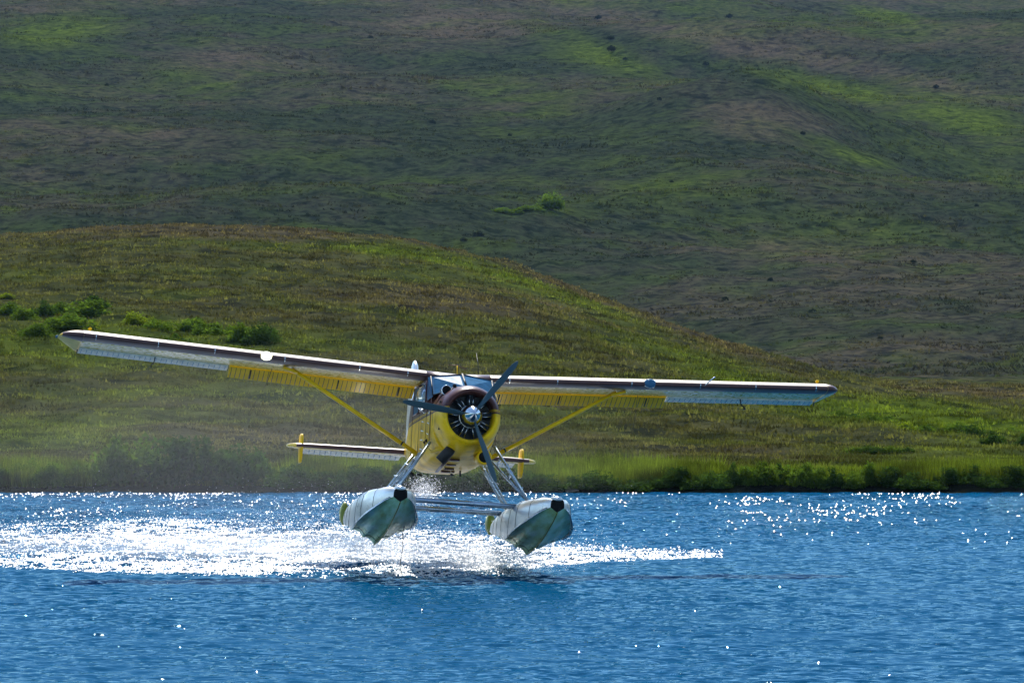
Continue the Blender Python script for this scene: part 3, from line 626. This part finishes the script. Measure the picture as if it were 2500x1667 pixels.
# windshield, posts, cabin glass
ws = {}
for s in (-1, 1):
    LB, CB, CT, LT = Vector((s * .57, 1.60, .43)), Vector((s * .012, 1.34, .615)), Vector((s * .012, 1.92, .875)), Vector((s * .57, 2.03, .815))
    nn = (CB - LB).cross(LT - LB).normalized(); nn = nn if nn.y < 0 else -nn
    v = [LB, CB, CT, LT] + [q - nn * .012 for q in (LB, CB, CT, LT)]
    g = P('windshield_pane', (v, [(0, 1, 2, 3), (7, 6, 5, 4), (0, 4, 5, 1), (1, 5, 6, 2), (2, 6, 7, 3), (3, 7, 4, 0)]), 'glass', None, False)
    for a, b in ((LB, CB), (CT, LT), (LT, LB)): P('pane_frame', tube([a, b], .013, 6), 'exh', g)
    q = [Vector((s * .575, 1.62, .40)), Vector((s * .575, 2.03, .80)), Vector((s * .612, 2.10, .80)), Vector((s * .612, 2.10, .36))]
    v = q + [p - Vector((s * .012, 0, 0)) for p in q]
    P('quarter_window', (v, [(0, 1, 2, 3), (7, 6, 5, 4), (0, 4, 5, 1), (1, 5, 6, 2), (2, 6, 7, 3), (3, 7, 4, 0)]), 'glass', None, False)
    def pane(name, y0, y1, z0, z1, fr=True):
        w = P(name, box(min(s * .612, s * .624), max(s * .612, s * .624), y0, y1, z0, z1), 'glass', None, False)
        for aa in ((y0, z0, y1, z0), (y1, z0, y1, z1), (y1, z1, y0, z1), (y0, z1, y0, z0)):
            P('window_frame', tube([(s * .622, aa[0], aa[1]), (s * .622, aa[2], aa[3])], .014, 6), 'brown', w)
    pane('door_window', 2.16, 2.86, .22, .74); pane('cabin_window', 3.02, 3.78, .22, .72)
    bub = []
    for j in range(7):
        e = math.pi / 2 * j / 6
        bub.append([(s * (.62 + .13 * math.sin(e)), 2.52 + .30 * math.cos(e) * math.cos(w) + .001, .44 + .24 * math.cos(e) * math.sin(w)) for w in np.linspace(0, 2 * math.pi, 21)[:-1]])
    P('bubble_window', loft(bub, True, (False, True)), 'bubble')
P('windshield_post', airstrut((0, 1.325, .612), (0, 1.915, .885), .045, .03, 8, (1, 0, 0)), 'exh')
P('cabin_bulkhead', box(-.55, .55, 2.035, 2.045, .42, .80), 'interior')
# intake, exhaust, oil cooler
it = P('air_intake', loft([[(-.39 + r * math.cos(w), y, .487 + r * math.sin(w)) for w in np.linspace(0, 2 * math.pi, 21)[:-1]] for y, r in ((1.70, .06), (1.40, .088), (1.12, .098), (1.09, .094), (1.10, .082))], True, (True, False)), 'steel')
P('intake_mouth', lathe([(1.105, .0), (1.105, .083)], 20, (-.39, 0, .487)), 'rubber', it)
b2 = P('cowl_vent', lathe([(.96, .0), (.97, .03), (1.0, .038), (1.04, .03), (1.06, .0)], 14, (-.262, 0, .565)), 'rubber')
P('vent_stem', tube([(-.262, 1.0, .55), (-.255, 1.02, .47)], .014, 6), 'steel', b2)
ex = P('exhaust_pipe', tube([(-.26, .97, -.58), (-.30, .97, -.64), (-.455, 1.0, -.825)], [.09, .10, .098], 20), 'exh')
P('exhaust_shroud', airstrut((-.10, .95, -.50), (-.52, 1.5, -.62), .16, .07, 10, (0, 1, 0)), 'yellow', ex)
oc = P('oil_cooler', loft([[(.36 + r * math.cos(w), y, -.70 + r * .95 * math.sin(w)) for w in np.linspace(0, 2 * math.pi, 25)[:-1]] for y, r in ((1.75, .05), (1.45, .13), (1.15, .15), (.98, .142), (.955, .125), (.96, .108), (1.05, .10))], True, (True, False)), 'yellow')
P('cooler_mouth', lathe([(1.0, .0), (1.0, .115)], 20, (.36, 0, -.70)), 'rubber', oc)

# wings
CH, LE = 1.59, 2.35
def foil(c, up):
    t = .145; yt = 5 * t * (.2969 * math.sqrt(c) - .126 * c - .3516 * c * c + .2843 * c ** 3 - .1036 * c ** 4)
    cam = .028 * (1 - ((c - .4) / (.6 if c > .4 else .4)) ** 2)
    return cam + (yt if up else -yt * .8)
def wz(ax): return .83 + .0455 * ax
INC = math.tan(R_(4.2))
def fp(x, c, up, ch=CH, le=LE, dz=0.0, pr=0.0):
    f = foil(max(c, 0), up) * (ch / CH) * CH
    return (x, le + c * ch - (pr if c < .02 else 0), wz(abs(x)) - c * ch * INC + f + dz + (pr if up else -pr))
CS = [0, .006, .02, .045, .08, .13, .2, .3, .42, .55, .68, .80]
TIP = {-1: 7.42, 1: 7.22}
for s in (-1, 1):
    xs = [.60, 1.6, 2.6, 3.6, 4.15, 5.2, 6.2, 6.98]
    rings = [[fp(s * x, c, True) for c in CS[::-1]] + [fp(s * x, c, False) for c in CS[1:]] for x in xs]
    wing = sharp(P('wing', loft(rings), 'skin'), 50)
    cl = [.10, .08, .06, .045, .03, .02, .011, .006, .002, 0]; cb = [.002, .006, .011, .02, .03, .045, .06, .08, .11, .15, .19]
    lr = [[fp(s * x, c, True, pr=.004) for c in cl] + [fp(s * x, c, False, pr=.004) for c in cb] for x in xs]
    P('leading_edge', loft(lr, False), 'brown', wing)
    for x in (.95, 1.85, 3.25, 4.55, 5.6, 6.75):   # skin joints over the leading edge
        lr = [[fp(s * xx, c, True, pr=.007) for c in cl[3:]] + [fp(s * xx, c, False, pr=.007) for c in cl[::-1][1:-3]] for xx in (x, x + .012)]
        P('skin_joint', loft(lr, False), 'steel', wing)
    # rounded tip
    tx = [6.985, 7.08, 7.18, 7.26, 7.32]; T = TIP[s]; rr = []
    for x in np.linspace(0, 1, 9):
        k = math.sqrt(max(0, 1 - x ** 2.2)); xx = 6.985 + (T - 6.985) * x; kt = max(k, .10)
        le = LE + (1 - k) * .30; ch = max(.05, LE + CH * (1 - .62 * x ** 1.1) - le)
        zz = lambda c, up: wz(xx) - (.30 * (1 - k) + c * ch) * INC + foil(c, up) * CH * kt * (ch / CH) ** .5 - .05 * c * (1 - x)
        ring = [(s * xx, le + c * ch, zz(c, True)) for c in (CS + [.9, 1.0])[::-1]] + [(s * xx, le + c * ch, zz(c, False)) for c in (CS + [.9])[1:]]
        rr.append(ring)
    tip = P('wing_tip', loft(rr), 'yellow' if s < 0 else 'skin')
    P('leading_edge', loft([[(q[0], q[1] - .005, q[2] + (.004 if j < 5 else -.004)) for j, q in enumerate(g[9:20])] for g in rr[:-1]], False), 'brown', tip)
    P('navigation_light', lathe([(-.035, .0), (-.03, .02), (0, .03), (.03, .02), (.035, 0)], 12, (s * (T + .012), 3.0, wz(T) - .02)), 'red' if s > 0 else 'glass', tip)
    P('tip_lamp', lathe([(0, .0), (0, .035), (.03, .035), (.03, 0)], 10, (s * 7.08, 2.42, wz(7.08) + .02)), 'dark', tip)
    P('fuel_cap', lathe([(-.03, 0), (-.03, .03), (.03, .03), (.03, 0)], 10, (s * 6.85, 2.75, wz(6.85) + .17)), 'yellow', tip)
    # landing lamp in the leading edge
    xl = 3.60
    dome = [[(s * xl + .115 * r * math.cos(w), 2.40 - d, wz(xl) + .012 + .082 * r * math.sin(w)) for w in np.linspace(0, 2 * math.pi, 25)[:-1]] for r, d in ((1.0, .0), (.97, .035), (.85, .062), (.6, .078), (.3, .086), (.02, .088))]
    ll = P('landing_light', loft(dome), 'lamp' if s < 0 else 'glass', None, True, 'lit landing lamp in the wing edge' if s < 0 else 'unlit landing lamp behind glass in the wing edge')
    P('lens_ring', tube([Vector((s * xl + .115 * math.cos(w), 2.372, wz(xl) + .012 + .082 * math.sin(w))) for w in np.linspace(0, 2 * math.pi, 21)], .006, 5, False), 'steel', ll)
    # aileron and flap, ribbed
    def surf(name, x0, x1, y0, z0, dy, dz, th, mat, ribs, rmat):
        rings = []
        for x in (x0, x1):
            zz = wz(x) - .83 + z0
            rings.append([(s * x, y0 - .02, zz), (s * x, y0, zz + th / 2), (s * x, y0 + dy * .45, zz + dz * .45 + th * .35), (s * x, y0 + dy, zz + dz + .004), (s * x, y0 + dy, zz + dz - .004), (s * x, y0 + dy * .45, zz + dz * .45 - th * .45), (s * x, y0, zz - th / 2)])
        o = sharp(P(name, loft(rings), mat), 25)
        me = None
        for k in range(ribs):
            x = x0 + (x1 - x0) * (k + .5) / ribs; zz = wz(x) - .83 + z0; xa = s * x
            a, b = Vector((xa, y0 + .01, zz - th / 2 - .001)), Vector((xa, y0 + dy * .97, zz + dz * .97 - .006))
            m_ = (a + b) / 2 - Vector((0, 0, th * .10))
            if me is None:
                r_ = P('rib', tube([a, m_, b], [.009, .011, .007], 4), rmat, o); me = r_; ref = a
            else:
                r_ = bpy.data.objects.new('rib', me.data); COL.objects.link(r_); r_.parent = o; r_.location = a - ref
        return o
    surf('aileron', 4.17, 6.97, 3.63, .735, .30, -.085, .075, 'alu_raw', 28, 'strut')
    fl = surf('flap', .64, 4.14, 3.66, .735, .34, -.20, .075, 'yellow', 40, 'brown')
    for x in (.95, 2.1, 3.75):
        P('flap_bracket', tube([(s * x, 3.50, wz(x) - .17), (s * x, 3.62, wz(x) - .24), (s * x, 3.72, wz(x) - .30)], .014, 6), 'exh', fl)
    P('mass_balance', tube([(s * 5.55, 3.55, wz(5.55) - .13), (s * 5.57, 3.52, wz(5.55) - .24), (s * 5.62, 3.47, wz(5.55) - .29), (s * 5.63, 3.46, wz(5.55) - .33)], [.012, .012, .014, .028], 8), 'dark', wing)
    P('mass_balance', tube([(s * 6.99, 3.6, wz(7) - .11), (s * 7.0, 3.7, wz(7) - .21)], .012, 6), 'dark', wing)
    wst = P('wing_strut', airstrut((s * .66, 2.55, -.60), (s * 3.05, 2.90, .84), .16, .075, 14), 'yellow')
    P('strut_band', airstrut((s * .945, 2.592, -.428), (s * .97, 2.596, -.413), .175, .088, 14), 'dark', wst)
    P('strut_fairing', airstrut((s * 2.95, 2.88, .78), (s * 3.22, 2.88, .86), .26, .06, 12), 'yellow', wst)
P('tie_down_rope', tube([(-3.42, 2.95, .84), (-3.50, 2.97, .55), (-3.66, 3.0, .25), (-3.80, 3.02, -.02)], .006, 5), 'rope')
P('tie_down_rope', tube([(3.48, 2.95, .83), (3.45, 2.97, .45), (3.42, 3.0, .1)], .005, 5), 'rope')
P('pitot_tube', tube([(4.62, 2.40, wz(4.62) - .02), (4.64, 2.20, wz(4.62) + .02), (4.74, 1.95, wz(4.62) + .13)], .012, 6), 'steel')
# centre section over the cabin
cr = [[fp(x, c, True, dz=.012 * 0) for c in CS[::-1]] + [fp(x, c, False) for c in CS[1:]] for x in (-.598, -.3, 0, .3, .598)]
cs = P('cabin_roof', loft(cr), 'brown')
P('whip_antenna', tube([(.40, 2.6, .98), (.395, 2.75, 1.2), (.385, 2.95, 1.40)], [.008, .006, .003], 5), 'wire', cs)
P('whip_antenna', tube([(.06, 1.9, .88), (.075, 1.86, .70), (.08, 1.83, .58)], .004, 5), 'wire', cs)
ta = P('antenna', tube([(.04, 2.9, .98), (.04, 2.95, 1.14)], .012, 6), 'yellow', cs)
P('antenna', tube([(-.13, 2.93, 1.135), (.03, 2.95, 1.15), (.22, 2.98, 1.09)], .009, 6), 'brown', cs)

# tail
def tail_ring(x, le, ch, z, t, cmax=1.0, n=9):
    cc = [0, .02, .08, .2, .4, .7, 1.0]
    return [(x, le + c * ch, z + t * math.sqrt(c) * (1 - c) * 1.9 + .004) for c in cc[::-1]] + [(x, le + c * ch, z - t * math.sqrt(c) * (1 - c) * 1.9 - .004) for c in cc[1:]]
for s in (-1, 1):
    rr = [tail_ring(s * x, le, ch, -.10, t) for x, le, ch, t in ((.0, 7.95, .95, .095), (1.0, 8.0, .82, .085), (2.0, 8.05, .70, .075), (2.3, 8.10, .58, .06), (2.42, 8.2, .40, .04), (2.465, 8.35, .12, .015))]
    tp = P('tailplane', loft(rr), 'skin')
    lr = []
    for x, le, t in ((.2, 7.957, .094), (1.0, 7.997, .086), (2.0, 8.047, .076), (2.3, 8.097, .061)):
        lr.append([(s * x, le + c * .8, -.10 + sg * (t * math.sqrt(c) * (1 - c) * 1.9 + .008)) for c, sg in ((.07, 1), (.03, 1), (.01, 1), (.0, 1), (0, -1), (.01, -1), (.03, -1), (.07, -1))])
    P('leading_edge', loft(lr, False), 'brown', tp)
    el = [[(s * x, y0, -.10 + .02), (s * x, y0 + .38, -.175), (s * x, y0 + .38, -.185), (s * x, y0, -.10 - .03)] for x, y0 in ((.15, 8.78), (2.1, 8.66))]
    ev = sharp(P('elevator', loft(el), 'alu_raw'), 30)
    for k in range(17):
        x = .25 + k * .108; y0 = 8.78 - (x - .15) * .0615
        P('rib', tube([(s * x, y0 + .02, -.142), (s * x + .03, y0 + .37, -.19)], .008, 4), 'strut', ev)
    f = []
    for z, y0, y1 in ((.14, 8.28, 8.62), (.10, 8.2, 8.68), (-.1, 8.1, 8.72), (-.36, 8.2, 8.68), (-.42, 8.28, 8.62)):
        xo = s * 2.18 + (.0 if s < 0 else 0) ; f.append([(xo - .016, y0, z), (xo + .016, y0, z), (xo + .022, (y0 + y1) / 2, z), (xo + .008, y1, z), (xo - .008, y1, z), (xo - .022, (y0 + y1) / 2, z)])
    P('tail_finlet', loft(f), 'yellow')
fr = []
for z, y0, y1, t in ((.1, 7.2, 9.3, .10), (.6, 7.7, 9.35, .09), (1.1, 8.05, 9.3, .08), (1.45, 8.28, 9.2, .07), (1.65, 8.42, 9.05, .055), (1.74, 8.55, 8.9, .03), (1.765, 8.65, 8.8, .01)):
    fr.append([(t * a, y0 + (y1 - y0) * b, z) for a, b in ((0, 0), (.55, .04), (1, .2), (1, .5), (.5, .8), (.08, 1), (-.08, 1), (-.5, .8), (-1, .5), (-1, .2), (-.55, .04))])
P('tail_fin', loft(fr), 'alu')

# floats
FY = [-1.13, -1.05, -.92, -.75, -.4, 0, .5, .9, 1.3, 1.75, 2.2]
FD = [-1.545, -1.53, -1.515, -1.50, -1.475, -1.46, -1.45, -1.445, -1.44, -1.44, -1.44]
FW = [.125, .17, .225, .275, .36, .445, .495, .50, .485, .46, .435]
FC = [-1.70, -1.715, -1.74, -1.775, -1.85, -1.93, -2.01, -2.05, -2.085, -2.10, -2.11]
FK = [-1.785, -1.82, -1.87, -1.92, -2.005, -2.10, -2.195, -2.25, -2.295, -2.33, -2.345]
AY = [2.2, 3.0, 4.0, 5.0, 5.8, 6.25]
AD = [-1.44, -1.44, -1.45, -1.475, -1.51, -1.54]
AW = [.435, .41, .34, .25, .16, .10]
AC = [-2.03, -1.98, -1.90, -1.80, -1.72, -1.68]
AK = [-2.235, -2.16, -2.04, -1.90, -1.77, -1.72]
def bottom(x, y, w, zc, zk, s0=-1, s1=1):
    out = []; am = .075 * min(1, max(.12, (y + .3) / 2.2)) * min(1, w / .4)
    for i in range(-10, 11):
        t = abs(i) / 10
        z = zk + (zc - zk) * t + am * abs(math.sin(math.pi * 2 * t)) * (1 if t < .5 else 1.25) * .75
        out.append((x + w * i / 10, y, z))
    return out
def topside(x, y, w, zc, zd, mid=.9):
    pts = [(1, 0), (1.0, .25), (.98, .52), (.92, .76), (.78, .91), (.48, .975), (.2, .995)]
    r = [(x + w * a, y, zc + (zd - zc) * b) for a, b in pts] + [(x, y, zd)]
    return r + [(x - w * a, y, zc + (zd - zc) * b) for a, b in pts[::-1]]
for s in (-1, 1):
    cx = s * 1.42
    tops = [topside(cx, y, w, c, d) for y, w, c, d in zip(FY, FW, FC, FD)] + [topside(cx, y, w, c, d) for y, w, c, d in list(zip(AY, AW, AC, AD))[1:]]
    fo = P('float', loft(tops, False), 'alu')
    bt = [bottom(cx, y, w, c, k) for y, w, c, k in zip(FY, FW, FC, FK)]
    P('hull_bottom', loft(bt, False), 'fbot', fo)
    ab = [bottom(cx, y, w, c, k) for y, w, c, k in zip(AY, AW, AC, AK)]
    P('afterbody_bottom', loft(ab, False), 'fbot', fo)
    k = len(bt[-1]); P('step_face', ([*bt[-1], *ab[0]], [(i, i + 1, k + i + 1, k + i) for i in range(k - 1)]), 'alu', fo)
    # side strip between the step and the raised afterbody chine
    st = [topside(cx, AY[-1], AW[-1], AC[-1], AD[-1]) + ab[-1][::1]]
    P('transom', (st[0], [tuple(range(len(st[0])))]), 'alu', fo)
    bw = tops[0]; bb = bt[0]
    rim = [q for q in bw] + [q for q in bb[1:-1]]
    c = Vector((cx, -1.135, -1.66)); V = [Vector(q) for q in rim] + [c + (Vector(q) - c) * .55 + Vector((0, -.012, 0)) for q in rim] + [c + Vector((0, -.008, 0))]
    n_ = len(rim); Fc = [(i, (i + 1) % n_, n_ + (i + 1) % n_, n_ + i) for i in range(n_)] + [(n_ + i, n_ + (i + 1) % n_, 2 * n_) for i in range(n_)]
    P('bow_bumper', (V, Fc), 'rubber', fo)
    P('bow_cap', loft([[(cx + a * w, y, z + b) for a, b in ((-1, -.03), (-.7, .01), (0, .025), (.7, .01), (1, -.03), (.6, -.045), (-.6, -.045))] for y, w, z in ((-1.18, .05, -1.53), (-1.14, .095, -1.522), (-1.0, .12, -1.508), (-.85, .10, -1.50))]), 'alu', fo)
    P('keel_strip', tube([(cx, y - (.02 if i == 0 else 0), z - .004) for i, (y, z) in enumerate(zip(FY, FK))], .011, 6), 'rudder', fo)
    for g in (-1, 1):
        a = [(cx + g * (w + .004), y, c_) for y, w, c_ in list(zip(FY, FW, FC))[1:9]]
        V, Fc = [], []
        for i, q in enumerate(a):
            k = math.sin(math.pi * (i + .35) / 8.2); V += [q, (q[0] + g * .045 * k, q[1], q[2] - .055 * k), (q[0] + g * .05 * k, q[1], q[2] - .045 * k), (q[0] + g * .004, q[1], q[2] + .02)]
        for i in range(len(a) - 1):
            for j in range(4): Fc.append((4 * i + j, 4 * i + (j + 1) % 4, 4 * i + 4 + (j + 1) % 4, 4 * i + 4 + j))
        P('spray_rail', (V, Fc), 'strut', fo)
        for yy, ww, zz in ((1.75, .46, -2.10), (1.3, .485, -2.085), (.8, .498, -2.04)):    # riveted bottom seams
            kz = np.interp(yy, FY, FK)
            pts = [(cx + g * ww * t, yy, kz + (zz - kz) * t + .07 * abs(math.sin(math.pi * 2 * t)) * (1 if t < .5 else 1.25) * .75 - .003) for t in np.linspace(.03, .98, 14)]
            P('bottom_seam', tube(pts, .0065, 4), 'dark', fo)
        for yy in (-.3, .5, 1.5, 2.8, 3.7, 4.6):
            w = np.interp(yy, FY + AY[1:], FW + AW[1:]); zc = np.interp(yy, FY + AY[1:], FC + AC[1:]); zd = np.interp(yy, FY + AY[1:], FD + AD[1:])
            t_ = topside(cx, yy, w, zc, zd); t_ = t_[:7] if g > 0 else t_[-7:]
            P('side_seam', tube([(q[0] + g * .002, q[1], q[2]) for q in t_], .004, 4), 'exh', fo)
    for yy in (-.75, .4, 3.0):
        zd = np.interp(yy, FY + AY[1:], FD + AD[1:]) + .0
        P('cleat', join(tube([(cx - .06, yy, zd + .05), (cx + .06, yy, zd + .05)], .011, 6), tube([(cx, yy, zd - .01), (cx, yy, zd + .05)], .014, 6)), 'steel', fo)
    rd = []
    for z, y0, y1, xw in ((-1.27, 6.44, 6.5, .012), (-1.31, 6.38, 6.56, .035), (-1.39, 6.34, 6.62, .062), (-1.5, 6.32, 6.62, .078), (-1.62, 6.30, 6.55, .07), (-1.72, 6.30, 6.42, .03)):
        rd.append([(cx - .07 + a, y, z) for a, y in ((-xw, y0), (.0, y0 - .02), (xw, y0), (xw, y1), (.0, y1 + .01), (-xw, y1))])
    P('water_rudder', loft(rd), 'rudder', fo)
    # struts to the fuselage
    P('float_strut', airstrut((s * .60, 1.42, -.46), (s * 1.25, 1.15, -1.46), .12, .055, 12), 'strut')
    P('float_strut', airstrut((s * .61, 3.55, -.54), (s * 1.24, 3.65, -1.46), .12, .055, 12), 'strut')
    P('float_strut', airstrut((s * .66, 2.45, -.60), (s * 1.27, 1.25, -1.46), .09, .045, 12), 'strut')
    ld = P('boarding_ladder', airstrut((s * .64, 3.05, -.62), (s * 1.22, 3.2, -1.46), .06, .035, 10), 'strut')
    for t in (.2, .5, .8):
        a = Vector((s * .64, 3.05, -.62)).lerp(Vector((s * 1.22, 3.2, -1.36)), t); b = Vector((s * .61, 3.55, -.54)).lerp(Vector((s * 1.24, 3.65, -1.33)), t)
        P('rung', airstrut(a, b, .05, .022, 8, (1, 0, 0)), 'strut', ld)
        a = Vector((s * .60, 1.42, -.46)).lerp(Vector((s * 1.25, 1.15, -1.37)), t); b = Vector((s * .66, 2.45, -.60)).lerp(Vector((s * 1.27, 1.25, -1.37)), t)
        P('rung', airstrut(a, b, .05, .022, 8, (1, 0, 0)), 'strut', ld)
for y, z, r in ((1.2, -1.55, .055), (3.6, -1.515, .055)):
    P('spreader_bar', airstrut((-1.12, y, z), (1.12, y, z), .15, .095, 14), 'strut')
for a, b in [((-1.2, 1.2, -1.36), (.0, 2.6, -.93)), ((1.2, 1.2, -1.36), (0, 2.6, -.93)), ((-1.2, 3.6, -1.33), (.2, 2.9, -.86)), ((1.2, 3.6, -1.33), (.2, 2.9, -.86)), ((-.62, 1.5, -.55), (0, 2.6, -.93)), ((-1.2, 1.2, -1.36), (1.2, 3.6, -1.33)), ((1.2, 1.2, -1.36), (-1.2, 3.6, -1.33))]:
    P('brace_wire', tube([a, b], .004, 5), 'wire')
P('wire_fitting', lathe([(-.03, 0), (-.02, .026), (.02, .026), (.03, 0)], 10, (0, 2.6, -.93)), 'dark')
P('wire_fitting', tube([(.2, 2.9, -.82), (.22, 2.95, -.92)], .018, 6), 'dark')
P('drain_mast', tube([(-.2, 4.4, -.79), (-.22, 4.45, -.90)], .006, 5), 'dark')
P('tie_ring', join(tube([(-.62, 4.0, -.80), (-.50, 4.05, -.88)], .03, 6), tube([(-.60, 4.0, -.84), (-.54, 4.02, -.96), (-.50, 4.04, -.9)], .012, 6), tube([(-.45, 4.05, -.84), (-.36, 4.05, -.86)], .026, 6)), 'dark')
# mooring rope trailing from the float down to the water
inv = rot.inverted(); wtr = lambda x, y, z: tuple(inv @ (Vector((x, y, z)) - (plane.location - rot @ OFF)))
q = wtr((980 - 1250) / FPX * 101.1, 101.1, .01)
P('mooring_rope', tube([(-1.02, 1.0, -1.98), (-1.06, 1.0, -2.2), (-1.04, 1.0, -2.45), (-1.07, 1.0, -2.7), q], .0075, 5), 'rope')

# ------------------------------------------------------------------ haze in the air
hv, hf = box(-3200, 3200, -420, 2600, -2, 320)
hz = mk('haze', hv, hf, None, smooth=False)
hm = bpy.data.materials.new('haze'); hm.use_nodes = True; n, l = nt(hm); n.remove(n['Principled BSDF'])
pv = n.new('ShaderNodeVolumePrincipled'); pv.inputs['Color'].default_value = (0.35, 0.60, 1.0, 1); pv.inputs['Density'].default_value = 0.000024; pv.inputs['Anisotropy'].default_value = 0.35
l.new(pv.outputs[0], n['Material Output'].inputs['Volume']); hz.data.materials.append(hm)
hz['kind'] = 'stuff'; hz['label'] = 'thin blue haze over the lake and hills'; hz['category'] = 'haze'
